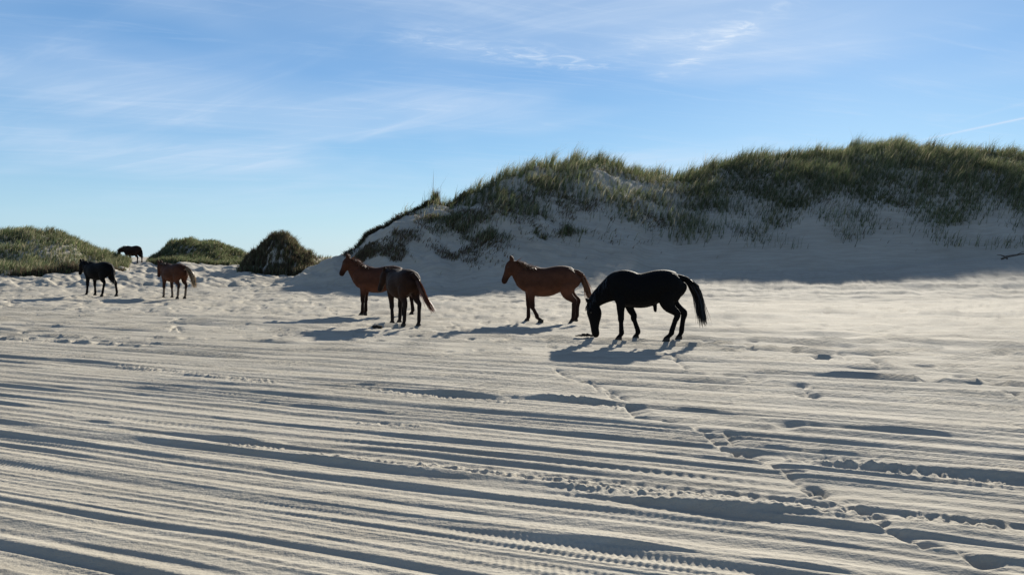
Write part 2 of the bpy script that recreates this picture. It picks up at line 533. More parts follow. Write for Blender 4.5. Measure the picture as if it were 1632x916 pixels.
def grid_mesh(name, X, Y, Z, nr, nc, mat):
    me = bpy.data.meshes.new(name)
    co = np.empty((nr * nc, 3), np.float32)
    co[:, 0] = X
    co[:, 1] = Y
    co[:, 2] = Z
    i = (np.arange(nr - 1)[:, None] * nc + np.arange(nc - 1)[None, :]).ravel()
    fc = np.stack([i, i + 1, i + nc + 1, i + nc], 1).astype(np.int32)
    me.vertices.add(len(co))
    me.vertices.foreach_set('co', co.ravel())
    me.loops.add(fc.size)
    me.loops.foreach_set('vertex_index', fc.ravel())
    me.polygons.add(len(fc))
    me.polygons.foreach_set('loop_start', np.arange(0, fc.size, 4, dtype=np.int32))
    me.update(calc_edges=True)
    me.polygons.foreach_set('use_smooth', np.ones(len(fc), bool))
    me.materials.append(mat)
    o = bpy.data.objects.new(name, me)
    COL.objects.link(o)
    return o


def poly_mesh(name, co, faces_tri, mat, smooth=False, col=None):
    """numpy triangles -> mesh object data"""
    me = bpy.data.meshes.new(name)
    co = np.asarray(co, np.float32)
    fc = np.asarray(faces_tri, np.int32)
    me.vertices.add(len(co))
    me.vertices.foreach_set('co', co.ravel())
    me.loops.add(fc.size)
    me.loops.foreach_set('vertex_index', fc.ravel())
    me.polygons.add(len(fc))
    me.polygons.foreach_set('loop_start', np.arange(0, fc.size, fc.shape[1], dtype=np.int32))
    me.update(calc_edges=True)
    if smooth:
        me.polygons.foreach_set('use_smooth', np.ones(len(fc), bool))
    if col is not None:
        at = me.color_attributes.new('tint', 'FLOAT_COLOR', 'POINT')
        c4 = np.ones((len(co), 4), np.float32)
        c4[:, :3] = col
        at.data.foreach_set('color', c4.ravel())
    me.materials.append(mat)
    return me


def link(name, me, parent=None):
    o = bpy.data.objects.new(name, me)
    COL.objects.link(o)
    if parent is not None:
        o.parent = parent
    return o


def tag(o, label=None, cat=None, group=None, kind=None):
    if label:
        o['label'] = label
    if cat:
        o['category'] = cat
    if group:
        o['group'] = group
    if kind:
        o['kind'] = kind
    return o


# ------------------------------------------------------------------ materials
def newmat(name):
    m = bpy.data.materials.new(name)
    m.use_nodes = True
    t = m.node_tree
    return m, t, t.nodes['Principled BSDF']


def sand_mat():
    m, t, b = newmat('sand')
    n, l = t.nodes, t.links
    geo = n.new('ShaderNodeNewGeometry')

    def nz(scale, detail, rough, vec=None):
        x = n.new('ShaderNodeTexNoise')
        x.inputs['Scale'].default_value = scale
        x.inputs['Detail'].default_value = detail
        x.inputs['Roughness'].default_value = rough
        l.new(vec if vec else geo.outputs['Position'], x.inputs['Vector'])
        return x
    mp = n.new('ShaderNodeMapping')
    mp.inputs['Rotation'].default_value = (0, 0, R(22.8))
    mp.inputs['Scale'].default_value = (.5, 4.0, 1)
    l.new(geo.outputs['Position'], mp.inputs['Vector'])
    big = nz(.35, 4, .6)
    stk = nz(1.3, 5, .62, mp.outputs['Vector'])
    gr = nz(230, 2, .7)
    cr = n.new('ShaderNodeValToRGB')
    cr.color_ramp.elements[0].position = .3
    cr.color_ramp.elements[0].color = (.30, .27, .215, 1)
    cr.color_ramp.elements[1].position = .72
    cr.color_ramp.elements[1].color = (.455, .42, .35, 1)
    add = n.new('ShaderNodeMath')
    add.operation = 'MULTIPLY_ADD'
    add.inputs[1].default_value = .55
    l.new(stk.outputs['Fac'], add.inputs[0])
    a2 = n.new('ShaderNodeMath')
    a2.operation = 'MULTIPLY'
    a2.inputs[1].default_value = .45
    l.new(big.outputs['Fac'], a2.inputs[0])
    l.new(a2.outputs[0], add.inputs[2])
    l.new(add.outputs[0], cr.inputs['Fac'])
    mx = n.new('ShaderNodeMixRGB')
    mx.blend_type = 'MULTIPLY'
    mx.inputs['Fac'].default_value = .5
    l.new(cr.outputs[0], mx.inputs['Color1'])
    gc = n.new('ShaderNodeValToRGB')
    gc.color_ramp.elements[0].position = .3
    gc.color_ramp.elements[0].color = (.72, .70, .68, 1)
    gc.color_ramp.elements[1].position = .65
    gc.color_ramp.elements[1].color = (1, 1, 1, 1)
    l.new(gr.outputs['Fac'], gc.inputs['Fac'])
    l.new(gc.outputs[0], mx.inputs['Color2'])
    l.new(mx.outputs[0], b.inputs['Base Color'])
    b.inputs['Roughness'].default_value = .95
    b.inputs['Specular IOR Level'].default_value = .15
    mid_ = nz(4.5, 4, .7)
    clod = nz(16, 5, .65)
    b1 = n.new('ShaderNodeBump')
    b1.inputs['Strength'].default_value = .42
    b1.inputs['Distance'].default_value = .035
    l.new(clod.outputs['Fac'], b1.inputs['Height'])
    b0 = n.new('ShaderNodeBump')
    b0.inputs['Strength'].default_value = .16
    b0.inputs['Distance'].default_value = .07
    l.new(mid_.outputs['Fac'], b0.inputs['Height'])
    l.new(b0.outputs[0], b1.inputs['Normal'])
    mp2 = n.new('ShaderNodeMapping')
    mp2.inputs['Rotation'].default_value = (0, 0, R(22.8))
    mp2.inputs['Scale'].default_value = (.9, 18.0, 1)
    l.new(geo.outputs['Position'], mp2.inputs['Vector'])
    drag = nz(1.6, 4, .6, mp2.outputs['Vector'])
    b2 = n.new('ShaderNodeBump')
    b2.inputs['Strength'].default_value = .28
    b2.inputs['Distance'].default_value = .03
    l.new(drag.outputs['Fac'], b2.inputs['Height'])
    l.new(b1.outputs[0], b2.inputs['Normal'])
    l.new(b2.outputs[0], b.inputs['Normal'])
    return m


def attr_mat(name, transl=0.35, rough=.6, spec=.3, noise_amt=0.0):
    """coloured by a per-blade / per-region attribute"""
    m, t, b = newmat(name)
    n, l = t.nodes, t.links
    a = n.new('ShaderNodeAttribute')
    a.attribute_name = 'tint'
    src = a.outputs['Color']
    if noise_amt:
        tcx = n.new('ShaderNodeTexCoord')
        x = n.new('ShaderNodeTexNoise')
        x.inputs['Scale'].default_value = 9
        x.inputs['Detail'].default_value = 6
        l.new(tcx.outputs['Object'], x.inputs['Vector'])
        mr = n.new('ShaderNodeMapRange')
        mr.inputs['To Min'].default_value = 1 - noise_amt
        mr.inputs['To Max'].default_value = 1 + noise_amt
        l.new(x.outputs['Fac'], mr.inputs['Value'])
        sc_ = n.new('ShaderNodeVectorMath')
        sc_.operation = 'SCALE'
        l.new(src, sc_.inputs[0])
        l.new(mr.outputs[0], sc_.inputs['Scale'])
        src = sc_.outputs[0]
        bp = n.new('ShaderNodeBump')
        bp.inputs['Strength'].default_value = .5
        bp.inputs['Distance'].default_value = .014
        y_ = n.new('ShaderNodeTexNoise')
        y_.inputs['Scale'].default_value = 60
        l.new(tcx.outputs['Object'], y_.inputs['Vector'])
        l.new(y_.outputs['Fac'], bp.inputs['Height'])
        l.new(bp.outputs[0], b.inputs['Normal'])
    l.new(src, b.inputs['Base Color'])
    b.inputs['Roughness'].default_value = rough
    b.inputs['Specular IOR Level'].default_value = spec
    if transl:
        tr = n.new('ShaderNodeBsdfTranslucent')
        l.new(src, tr.inputs['Color'])
        ms = n.new('ShaderNodeMixShader')
        ms.inputs['Fac'].default_value = transl
        l.new(b.outputs[0], ms.inputs[1])
        l.new(tr.outputs[0], ms.inputs[2])
        l.new(ms.outputs[0], n['Material Output'].inputs['Surface'])
    return m


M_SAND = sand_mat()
M_GRASS = attr_mat('dune_grass_blades', .42, .6, .15)
M_HAIR = attr_mat('horse_hair', .25, .42, .4)
M_COAT = attr_mat('horse_coat', 0, .7, .08, .38)
_cb = M_COAT.node_tree.nodes['Principled BSDF']
_cb.inputs['Sheen Weight'].default_value = .02
_cb.inputs['Sheen Roughness'].default_value = .35
M_DARK = attr_mat('dark_organic', 0, .8, .2, .3)
M_WOOD = attr_mat('driftwood', 0, .85, .2, .3)
M_EYE, _t, _b = newmat('eye')
_b.inputs['Base Color'].default_value = (.01, .008, .006, 1)
_b.inputs['Roughness'].default_value = .15

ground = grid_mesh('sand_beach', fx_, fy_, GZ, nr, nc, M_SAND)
tag(ground, 'pale rutted beach sand rising into dunes', kind='structure')


def zat(x, y, fine=True):
    return float(height(np.array([x]), np.array([y]), fine)[0])


# ------------------------------------------------------------------ grass
def blades(x, y, z, h, w, lean, col, seed, curl=.5):
    """tapered bent blades rooted at x,y,z: 2 segments, 3 triangles"""
    g = np.random.default_rng(seed)
    n = len(x)
    th = g.uniform(0, 2 * math.pi, n)
    # facing of the flat side
    fxv, fyv = np.cos(th), np.sin(th)
    # lean direction: the prevailing wind plus scatter
    lx = lean[0] + g.normal(0, .28, n)
    ly = lean[1] + g.normal(0, .28, n)
    co = np.empty((n, 5, 3), np.float32)
    root = np.stack([x, y, z - .03], 1)
    s1 = np.stack([lx * .28 * h, ly * .28 * h, .58 * h], 1)
    s2 = np.stack([lx * (.55 + curl * .5) * h, ly * (.55 + curl * .5) * h, (.58 + .42 * (1 - .35 * np.minimum(np.hypot(lx, ly), 1.2))) * h], 1)
    side = np.stack([fxv, fyv, 0 * fxv], 1) * (w[:, None] / 2)
    co[:, 0] = root - side
    co[:, 1] = root + side
    co[:, 2] = root + s1 + side * .8
    co[:, 3] = root + s1 - side * .8
    co[:, 4] = root + s2
    b = (np.arange(n) * 5)[:, None]
    tri = np.concatenate([b + [0, 1, 2], b + [0, 2, 3], b + [3, 2, 4]], 0)
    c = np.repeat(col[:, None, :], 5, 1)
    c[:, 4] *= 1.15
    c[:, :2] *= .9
    return co.reshape(-1, 3), tri, c.reshape(-1, 3)


GREEN = np.array([.090, .118, .052])
OLIVE = np.array([.145, .152, .078])
STRAW = np.array([.34, .30, .19])
BROWN = np.array([.085, .065, .042])


def grass_col(n, g, mixw):
    k = g.choice(4, n, p=mixw)
    base = np.stack([GREEN, OLIVE, STRAW, BROWN])[k]
    return base * g.uniform(.65, 1.3, (n, 1))


def scatter(dune, name, label, count, u0, u1, pmin, pmax, dens, hr, wr, mixw, seed, lean=(.45, -.12), cat='dune grass'):
    g = np.random.default_rng(seed)
    uu = g.uniform(u0, u1, count)
    D = np.interp(uu, dune.u, dune.D)
    B = np.interp(uu, dune.u, dune.B)
    # more roots near where the face is steep; uniform along the run
    pp = g.uniform(pmin, pmax, count)
    Y = B + pp * (D - B)
    X = (uu - U0) / F * Y
    # gather into tussocks
    tx, ty = g.normal(0, .05, (2, count))
    cell = .42
    cxn = np.round(X / cell) * cell + .16 * noise(np.round(X / cell) * 7.3, np.round(Y / cell) * 3.1, 5)
    cyn = np.round(Y / cell) * cell + .16 * noise(np.round(X / cell) * 2.3, np.round(Y / cell) * 9.1, 6)
    f = g.uniform(.2, .75, count)
    X = X * (1 - f) + cxn * f + tx
    Y = Y * (1 - f) + cyn * f + ty
    k = g.uniform(0, 1, count) < dens(uu, pp, X, Y)
    X, Y, uu, pp = X[k], Y[k], uu[k], pp[k]
    Z = height(X, Y)
    n = len(X)
    tall = 1 + .35 * noise(X / 1.1, Y / 1.1, 88)
    if hr[1] > .7:
        tall = tall * (1 + sst(.82, .95, pp) * np.clip(.05 + .8 * noise(X / .5, Y / .8, 39), -.35, .6))
    h = (hr[0] + (hr[1] - hr[0]) * g.uniform(0, 1, n) ** (2.0 if hr[1] > .7 else 1.4)) * tall
    w = g.uniform(wr[0], wr[1], n)
    col = grass_col(n, g, mixw)
    patch = noise(X / 1.8, Y / 1.8, 89)
    col = col * (1 + .25 * patch[:, None])
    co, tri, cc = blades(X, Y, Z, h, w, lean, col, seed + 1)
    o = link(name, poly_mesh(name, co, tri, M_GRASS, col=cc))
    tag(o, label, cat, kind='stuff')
    print(name, n)
    return o


def big_dens(u, p, X, Y):
    # lower edge of the grass, along the dune
    lo = np.interp(u, [640, 700, 735, 780, 830, 900, 960, 1040, 1120, 1200, 1300, 1380, 1450, 1520, 1632, 1900, 2600],
                   [.93, .78, .56, .58, .56, .52, .50, .46, .43, .44, .48, .51, .53, .47, .44, .45, .47])
    e = sst(-.15, .17, p - lo + .12 * noise(X / 1.6, Y / 1.6, 33)) ** 1.3
    pat = .50 + .18 * sst(950, 1100, u) + 1.2 * fbm(X / 1.9, Y / 1.5, 37, 3) + .35 * sst(1100, 1400, u)
    full = np.clip(pat, .06, 1)
    full = np.maximum(full, sst(.78, .92, p) * np.clip(.62 + .9 * noise(X / .5, Y / .8, 39), .3, 1))   # along the crest
    rightness = sst(980, 1300, u)
    full = full * (.55 + .45 * rightness) + .2 * rightness
    bare = np.exp(-((u - 1062) / 22) ** 2) * sst(.75, .9, p)
    thin = 1 - .8 * (1 - sst(720, 760, u))
    return np.clip(e * full * (1 - .8 * bare) * thin, 0, 1)


MIXG = [.46, .32, .14, .08]
scatter(BIG, 'marram_grass', 'windblown green marram grass covering the crest and face of the big dune', 330000, 640, 2300, .32, 1.12, big_dens,
        (.26, .85), (.014, .028), MIXG, 101)
crest_dens = lambda u, p, X, Y: np.clip(.05 + 1.1 * noise(X / .5, Y / .9, 58), 0, 1) * sst(735, 800, u)
scatter(BIG, 'marram_grass', 'sparse tall blades standing up along the skyline of the big dune', 30000, 720, 2500, .90, 1.03, crest_dens,
        (.6, 1.15), (.014, .026), [.35, .35, .25, .05], 151, lean=(.5, -.05))
scatter(L1, 'marram_grass', 'pale green grass over the low dune at the far left, behind the black horse', 70000, -500, 205, .08, 1.1,
        lambda u, p, X, Y: np.clip(.8 + .9 * fbm(X / 1.6, Y / 1.6, 43, 3), .05, 1) * (1 - .6 * sst(.1, .5, .5 - p) * (u < 60)), (.3, .62), (.02, .036), [.42, .34, .2, .04], 111)
scatter(L2, 'marram_grass', 'dark grass on the low dune between the ridge horse and the steep hummock', 32000, 236, 402, .12, 1.1,
        lambda u, p, X, Y: np.clip(1.0 + .6 * fbm(X / 1.6, Y / 1.6, 44, 3), .2, 1), (.28, .55), (.02, .036), [.5, .25, .1, .15], 121)
scatter(HUM, 'marram_grass', 'dark shaggy growth on the steep round hummock in the middle distance', 36000, 383, 505, .06, 1.25,
        lambda u, p, X, Y: np.clip(.75 + 1.2 * fbm(X / .6, Y / .7, 45, 3), .1, 1) * sst(.02, .25, p + .15 * noise(X / .5, Y, 4)), (.14, .52), (.02, .036), [.14, .14, .05, .67], 131, lean=(.2, -.1))
scatter(L4, 'marram_grass', 'sparse low grass on the sand saddle beside the big dune foot', 2500, 480, 575, .5, 1.1,
        lambda u, p, X, Y: np.clip(.2 + 1.2 * fbm(X / .8, Y / .8, 46, 3), 0, .8), (.15, .32), (.02, .03), [.4, .3, .2, .1], 141)

# dark roots and dead stems hanging along the left edge of the big dune
gq = np.random.default_rng(5)


def ridge_fringe():
    n = 9000
    uu = gq.uniform(545, 745, n)
    D = np.interp(uu, BIG.u, BIG.D)
    B = np.interp(uu, BIG.u, BIG.B)
    p = 1.0 - np.abs(gq.normal(0, .05, n))
    Y = B + p * (D - B)
    X = (uu - U0) / F * Y
    k = gq.uniform(0, 1, n) < np.clip(.45 + 1.3 * noise(X / .8, Y / .8, 12), .05, 1)
    X, Y = X[k], Y[k]
    col = np.stack([BROWN * .55, BROWN, GREEN * .7])[gq.choice(3, len(X), p=[.5, .3, .2])]
    co, tri, cc = blades(X, Y, height(X, Y), gq.uniform(.08, .34, len(X)), gq.uniform(.02, .045, len(X)), (-.5, -.4), col, 8)
    o = link('root_fringe', poly_mesh('root_fringe', co, tri, M_GRASS, col=cc))
    tag(o, 'dark roots and dead stems along the left edge of the big dune', 'roots', kind='stuff')


ridge_fringe()


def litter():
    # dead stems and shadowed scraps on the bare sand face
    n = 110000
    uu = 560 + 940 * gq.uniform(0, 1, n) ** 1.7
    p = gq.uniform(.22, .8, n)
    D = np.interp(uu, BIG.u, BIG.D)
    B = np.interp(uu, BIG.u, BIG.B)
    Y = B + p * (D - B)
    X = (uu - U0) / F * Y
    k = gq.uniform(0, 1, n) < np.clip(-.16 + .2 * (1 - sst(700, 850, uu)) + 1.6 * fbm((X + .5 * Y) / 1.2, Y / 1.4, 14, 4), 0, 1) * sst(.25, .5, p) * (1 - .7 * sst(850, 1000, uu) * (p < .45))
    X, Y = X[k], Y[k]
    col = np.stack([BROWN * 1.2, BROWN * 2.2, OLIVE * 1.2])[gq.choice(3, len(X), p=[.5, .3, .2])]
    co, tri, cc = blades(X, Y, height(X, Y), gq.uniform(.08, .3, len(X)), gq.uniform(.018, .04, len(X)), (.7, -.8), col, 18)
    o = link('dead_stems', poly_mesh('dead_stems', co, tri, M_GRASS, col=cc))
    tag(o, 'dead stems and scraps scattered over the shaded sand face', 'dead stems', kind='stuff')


litter()


def face_dist(u, v):
    """distance at which the big dune's face meets a sight line"""
    D = np.linspace(31, 47, 321)
    z = height((u - U0) / F * D, D)
    k = np.nonzero(VH - (z - CAM_Z) / D * F <= v)[0]
    return float(D[k[0]]) if len(k) else 44.0


def clump(u, vtop, D, label, n, rad, hr, mixw, seed, lean=(.3, -.1), stalks=0, frac=None, wr=(.015, .028), group=None):
    """a single tussock; foot on the dune at bearing u and distance D"""
    g = np.random.default_rng(seed)
    if D is None:
        D = face_dist(u, vtop)
    X0, Y0 = (u - U0) / F * D, D
    z0 = zat(X0, Y0, False)
    root = bpy.data.objects.new('grass_clump', None)
    COL.objects.link(root)
    root.location = (X0, Y0, z0)
    tag(root, label, 'grass clump', group)
    sub = g.normal(0, rad * .55, (7, 2))
    w_ = g.integers(0, 7, n)
    x = sub[w_, 0] * 1.3 + g.normal(0, rad * .24, n)
    y = sub[w_, 1] * .8 + g.normal(0, rad * .24, n)
    r = np.minimum(np.hypot(x, y), rad * 1.8)
    z = height(X0 + x, Y0 + y) - z0
    h = (hr[0] * .6 + (hr[1] - hr[0] * .6) * g.uniform(0, 1, n) ** 1.6) * (1 - .35 * r / rad)
    col = grass_col(n, g, mixw)
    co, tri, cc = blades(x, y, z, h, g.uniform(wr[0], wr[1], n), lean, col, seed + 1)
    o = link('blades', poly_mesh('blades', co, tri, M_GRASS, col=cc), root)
    o['kind'] = 'stuff'
    for i in range(stalks):
        hh = hr[1] * g.uniform(1.3, 2.0)
        co, tri, cc = blades(np.array([g.normal(0, .08)]), np.array([0.]), np.array([0.]), np.array([hh]), np.array([.028]), (.5, 0), np.array([BROWN]), seed + 5 + i, .3)
        link('stalk', poly_mesh('stalk', co, tri, M_GRASS, col=cc), root)
    return root


clump(693, 300, 45.0, 'brown grass tussock with tall stalks alone on the bare dune crest', 620, .15, (.95, 1.3), [.06, .06, .08, .80], 201, (.15, 0), 3, wr=(.02, .035))
for u_, D_, lb_, sd_ in ((60, 43.2, 'dark low shrub at the foot of the leftmost grassy dune, nearest the left frame edge', 221), (104, 44.2, 'dark low shrub above and left of the small black horse, middle of three', 222),
                         (150, 45.6, 'dark low shrub behind the back of the small black horse', 223)):
    clump(u_, 0, D_, lb_, 2600, 1.05, (.5, .85), [.22, .02, .0, .76], sd_, (.2, -.1), wr=(.024, .042))
clump(567, 380, 41.2, 'small grey tuft standing low on the left edge of the big dune', 160, .38, (.2, .45), [.3, .2, .3, .2], 202, (.1, 0), 1)
clump(626, 338, 43.2, 'thin tuft halfway up the left edge of the big dune', 80, .30, (.15, .38), [.2, .2, .3, .3], 203, (.2, 0), 1)
clump(736, 358, None, 'broad drooping brown and green clump where the grass begins on the left', 1700, 1.15, (.35, .75), [.35, .25, .12, .28], 204, (.35, -.35), wr=(.02, .04))
clump(772, 384, None, 'loose clump below the broad drooping clump on the shaded face', 800, .8, (.3, .6), [.3, .2, .15, .35], 205, (.5, -.4))
clump(907, 372, None, 'dark clump hanging alone below the grass edge, above the chestnut horse', 420, .62, (.35, .75), [.4, .25, .1, .25], 206, (.2, -.4))
clump(861, 378, None, 'small dark clump left of the larger one above the chestnut horse', 180, .35, (.3, .55), [.4, .25, .1, .25], 207, (.2, -.4))
clump(512, 408, 45.5, 'tiny green tuft on the sand shoulder right of the round hummock', 90, .30, (.1, .25), [.6, .3, .1, 0], 208)
clump(492, 418, 43.4, 'low green clump at the right foot of the round hummock', 260, .6, (.2, .4), [.55, .3, .1, .05], 209)

# ------------------------------------------------------------------ horses
def loft(path, nseg=14):
    """closed tube: path of (x, y, z, half depth in the side plane, half width)"""
    P = [Vector(p[:3]) for p in path]
    verts, faces = [], []
    for i, p in enumerate(path):
        a = P[max(i - 1, 0)]
        b = P[min(i + 1, len(P) - 1)]
        t = (b - a).normalized()
        side = Vector((0, 1, 0))
        side = (side - t * side.dot(t)).normalized()
        nrm = t.cross(side).normalized()
        for k in range(nseg):
            th = 2 * math.pi * k / nseg
            verts.append(P[i] + nrm * p[3] * math.cos(th) + side * p[4] * math.sin(th))
    for i in range(len(P) - 1):
        for k in range(nseg):
            k2 = (k + 1) % nseg
            faces.append((i * nseg + k, i * nseg + k2, (i + 1) * nseg + k2, (i + 1) * nseg + k))
    faces.append(tuple(range(nseg))[::-1])
    faces.append(tuple((len(P) - 1) * nseg + k for k in range(nseg)))
    return verts, faces


def smooth_path(path, sub=4):
    """Catmull-Rom through the rows"""
    p = np.array(path, float)
    n = len(p)
    o = []
    for i in range(n - 1):
        p0, p1, p2, p3 = p[max(i - 1, 0)], p[i], p[i + 1], p[min(i + 2, n - 1)]
        for j in range(sub):
            t = j / sub
            q = .5 * ((2 * p1) + (-p0 + p2) * t + (2 * p0 - 5 * p1 + 4 * p2 - p3) * t * t + (-p0 + 3 * p1 - 3 * p2 + p3) * t ** 3)
            q[3:] = np.maximum(q[3:], .008)
            o.append(tuple(q))
    o.append(tuple(p[-1]))
    return o


def ellipsoid(c, r, nu=14, nv=10):
    path = []
    for i in range(nv + 1):
        a = math.pi * i / nv
        s = max(math.sin(a), .02)
        path.append((c[0] - r[0] * math.cos(a), c[1], c[2], r[2] * s, r[1] * s))
    return loft(path, nu)


def build_horse(name, label, loc, heading, scale, pose, coat, voxel, group='horses of the herd on the beach'):
    root = bpy.data.objects.new(name, None)
    COL.objects.link(root)
    root.location = loc
    root.rotation_euler = (0, 0, heading)
    root.scale = (scale,) * 3
    tag(root, label, 'horse')
    V, Fc = [], []

    def addp(vf):
        o = len(V)
        V.extend(vf[0])
        Fc.extend([tuple(i + o for i in f) for f in vf[1]])
    # trunk
    dl = pose.get('dip', 0)
    tr = [(-.765, 1.19, 1.06, .06), (-.735, 1.245, .95, .14), (-.64, 1.305, .83, .215), (-.50, 1.355, .80, .262), (-.36, 1.375, .775, .272), (-.2, 1.36 - dl * .4, .725, .272),
          (0, 1.325 - dl, .645, .30), (.18, 1.325 - dl, .645, .295), (.32, 1.355, .675, .262), (.43, 1.375, .735, .225), (.53, 1.335, .79, .205), (.62, 1.25, .85, .18), (.69, 1.15, .89, .14), (.73, 1.08, .94, .08)]
    addp(loft(smooth_path([(x, 0, (a + b) / 2, (a - b) / 2, w) for x, a, b, w in tr], 3), 20))
    # muscle masses
    for sy in (-1, 1):
        addp(ellipsoid((.50, sy * .12, 1.01), (.20, .09, .25)))
        addp(ellipsoid((-.46, sy * .13, 1.06), (.26, .13, .26)))
        addp(ellipsoid((-.55, sy * .12, .98), (.165, .105, .24)))
    # neck, head
    addp(loft(smooth_path(pose['neck'], 4), 18))
    addp(loft(smooth_path(pose['head'], 4), 18))
    hp = pose['head']
    hd = (Vector(hp[-1][:3]) - Vector(hp[0][:3])).normalized()
    poll = Vector(hp[0][:3])
    up = pose.get('ear', Vector((.25, 0, 1))).normalized()
    latv = Vector((0, 1, 0))
    if 'lat' in pose:
        latv = pose['lat']
    for sy in (-1, 1):
        b0 = poll + latv * sy * .045 + up * .015
        tip = b0 + up * .13 + latv * sy * .012
        mid = b0 + up * .06 + latv * sy * .012
        addp(loft(smooth_path([(*b0, .045, .038), (*mid, .040, .040), (*(b0 + up * .095 + latv * sy * .014), .024, .026), (*tip, .007, .008)], 3), 8))
    # jaw and cheek
    nn = Vector((hd.z, 0, -hd.x))
    if nn.dot(Vector(pose['neck'][0][:3]) - poll) < 0:
        nn = -nn
    jc = poll + hd * .17 + nn * .045
    # legs
    hooves = []
    for L_ in pose['front']:
        sy, ex, kx, kz, fx, fz, hx, hz = L_
        yy = sy * .135
        pth = [(.52, sy * .115, 1.12, .13, .07), (ex + .03, sy * .15, .88, .115, .075), (ex, sy * .15, .74, .088, .070), ((ex + kx) / 2 + .005, yy * 1.04, (.74 + kz) / 2, .064, .052),
               (kx, yy, kz + .05, .052, .047), (kx, yy, kz - .02, .050, .047), ((kx * .8 + fx * .2), yy, kz * .75 + fz * .25, .036, .031), ((kx + fx) / 2, yy, (kz + fz) / 2, .035, .030), (fx, yy, fz + .015, .040, .034), (fx, yy, fz - .02, .038, .034),
               ((fx + hx) / 2, yy, (fz + hz) / 2 + .01, .030, .029), (hx, yy, hz + .035, .045, .042), (hx + .012, yy, hz + .012, .046, .044)]
        addp(loft(smooth_path(pth, 3), 12))
        hooves.append((hx, yy, hz, math.atan2(fz - hz, fx - hx)))
    for L_ in pose['hind']:
        sy, sx, kx, kz, fx, fz, hx, hz = L_
        yy = sy * .145
        gx = (sx + kx) / 2 + .015
        pth = [(-.52, sy * .11, 1.14, .20, .085), (sx - .15, sy * .145, .96, .20, .11), (sx - .12, sy * .155, .83, .160, .10), (gx - .015, sy * .15, .84 * .45 + kz * .55 + .03, .115, .074), (gx * .35 + kx * .65, yy, .84 * .2 + kz * .8 + .02, .074, .054),
               (kx - .01, yy, kz + .03, .056, .040), (kx, yy, kz - .05, .048, .038), (kx * .7 + fx * .3, yy, kz * .68 + fz * .32, .041, .034), ((kx + fx) / 2, yy, (kz + fz) / 2, .038, .032), (fx, yy, fz + .015, .042, .035), (fx, yy, fz - .02, .040, .035),
               ((fx + hx) / 2, yy, (fz + hz) / 2 + .01, .031, .030), (hx, yy, hz + .035, .045, .042), (hx + .012, yy, hz + .012, .046, .044)]
        addp(loft(smooth_path(pth, 3), 12))
        hooves.append((hx, yy, hz, math.atan2(fz - hz, fx - hx)))
    # dock of the tail
    tl = pose['tail']
    addp(loft([(-.62, 0, 1.22, .07, .07)] + [(p[0], p[1], p[2], .055 - .010 * i, .05 - .008 * i) for i, p in enumerate(tl[:3])], 8))
    if pose.get('sheath'):
        addp(loft([(-.16, 0, .78, .06, .05), (-.215, 0, .70, .035, .03), (-.225, 0, .60, .024, .022), (-.225, 0, .55, .018, .016)], 8))
    lowest = min(v_.z for v_ in V)
    me = bpy.data.meshes.new('raw')
    me.from_pydata([tuple(v_) for v_ in V], [], Fc)
    tmp = bpy.data.objects.new('raw', me)
    COL.objects.link(tmp)
    md = tmp.modifiers.new('r', 'REMESH')
    md.mode = 'VOXEL'
    md.voxel_size = voxel
    md.use_smooth_shade = True
    s_ = tmp.modifiers.new('s', 'SMOOTH')
    s_.iterations = 3
    s_.factor = .5
    dg = bpy.context.evaluated_depsgraph_get()
    bm_ = bpy.data.meshes.new_from_object(tmp.evaluated_get(dg))
    bpy.data.objects.remove(tmp)
    bm_.name = 'body'
    n = len(bm_.vertices)
    co = np.empty(n * 3, np.float32)
    bm_.vertices.foreach_get('co', co)
    co = co.reshape(-1, 3)
    nm_ = np.empty(n * 3, np.float32)
    bm_.vertices.foreach_get('normal', nm_)
    co = co + nm_.reshape(-1, 3) * .014
    bm_.vertices.foreach_set('co', co.ravel())
    c0 = np.array(coat['body'])
    c1 = np.array(coat['legs'])
    leg = 1 - sst(.42, .78, co[:, 2])
    hx = (co - np.array(hp[-1][:3]))
    mz = 1 - sst(.08, .26, np.linalg.norm(hx, axis=1))
    far = np.linalg.norm(co - np.array(hp[2][:3]), axis=1) < .45
    leg = np.where(far & (co[:, 0] > .7), 0, leg)
    leg = leg * ((co[:, 0] < .72))
    k = np.maximum(leg, mz * .85)
    col = c0 * (1 - k[:, None]) + c1 * k[:, None]
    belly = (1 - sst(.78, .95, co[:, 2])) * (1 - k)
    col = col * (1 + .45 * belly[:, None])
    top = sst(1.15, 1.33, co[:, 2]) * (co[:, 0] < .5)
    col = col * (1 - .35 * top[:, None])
    col = col * (1 + .35 * fbm(co[:, 0] * 3 + co[:, 1] * 2, co[:, 2] * 3.5, 71, 4)[:, None])
    if 'sock' in coat:
        sk = (1 - sst(.34, .44, co[:, 2])) * sst(.06, .1, co[:, 2]) * (co[:, 0] < .72)
        col = col * (1 - sk[:, None]) + np.array(coat['sock']) * sk[:, None]
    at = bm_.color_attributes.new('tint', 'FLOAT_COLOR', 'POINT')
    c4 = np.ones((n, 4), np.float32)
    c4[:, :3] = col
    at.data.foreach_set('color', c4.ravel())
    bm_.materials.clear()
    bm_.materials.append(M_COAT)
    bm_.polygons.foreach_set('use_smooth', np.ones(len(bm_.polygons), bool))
    link('body', bm_, root)
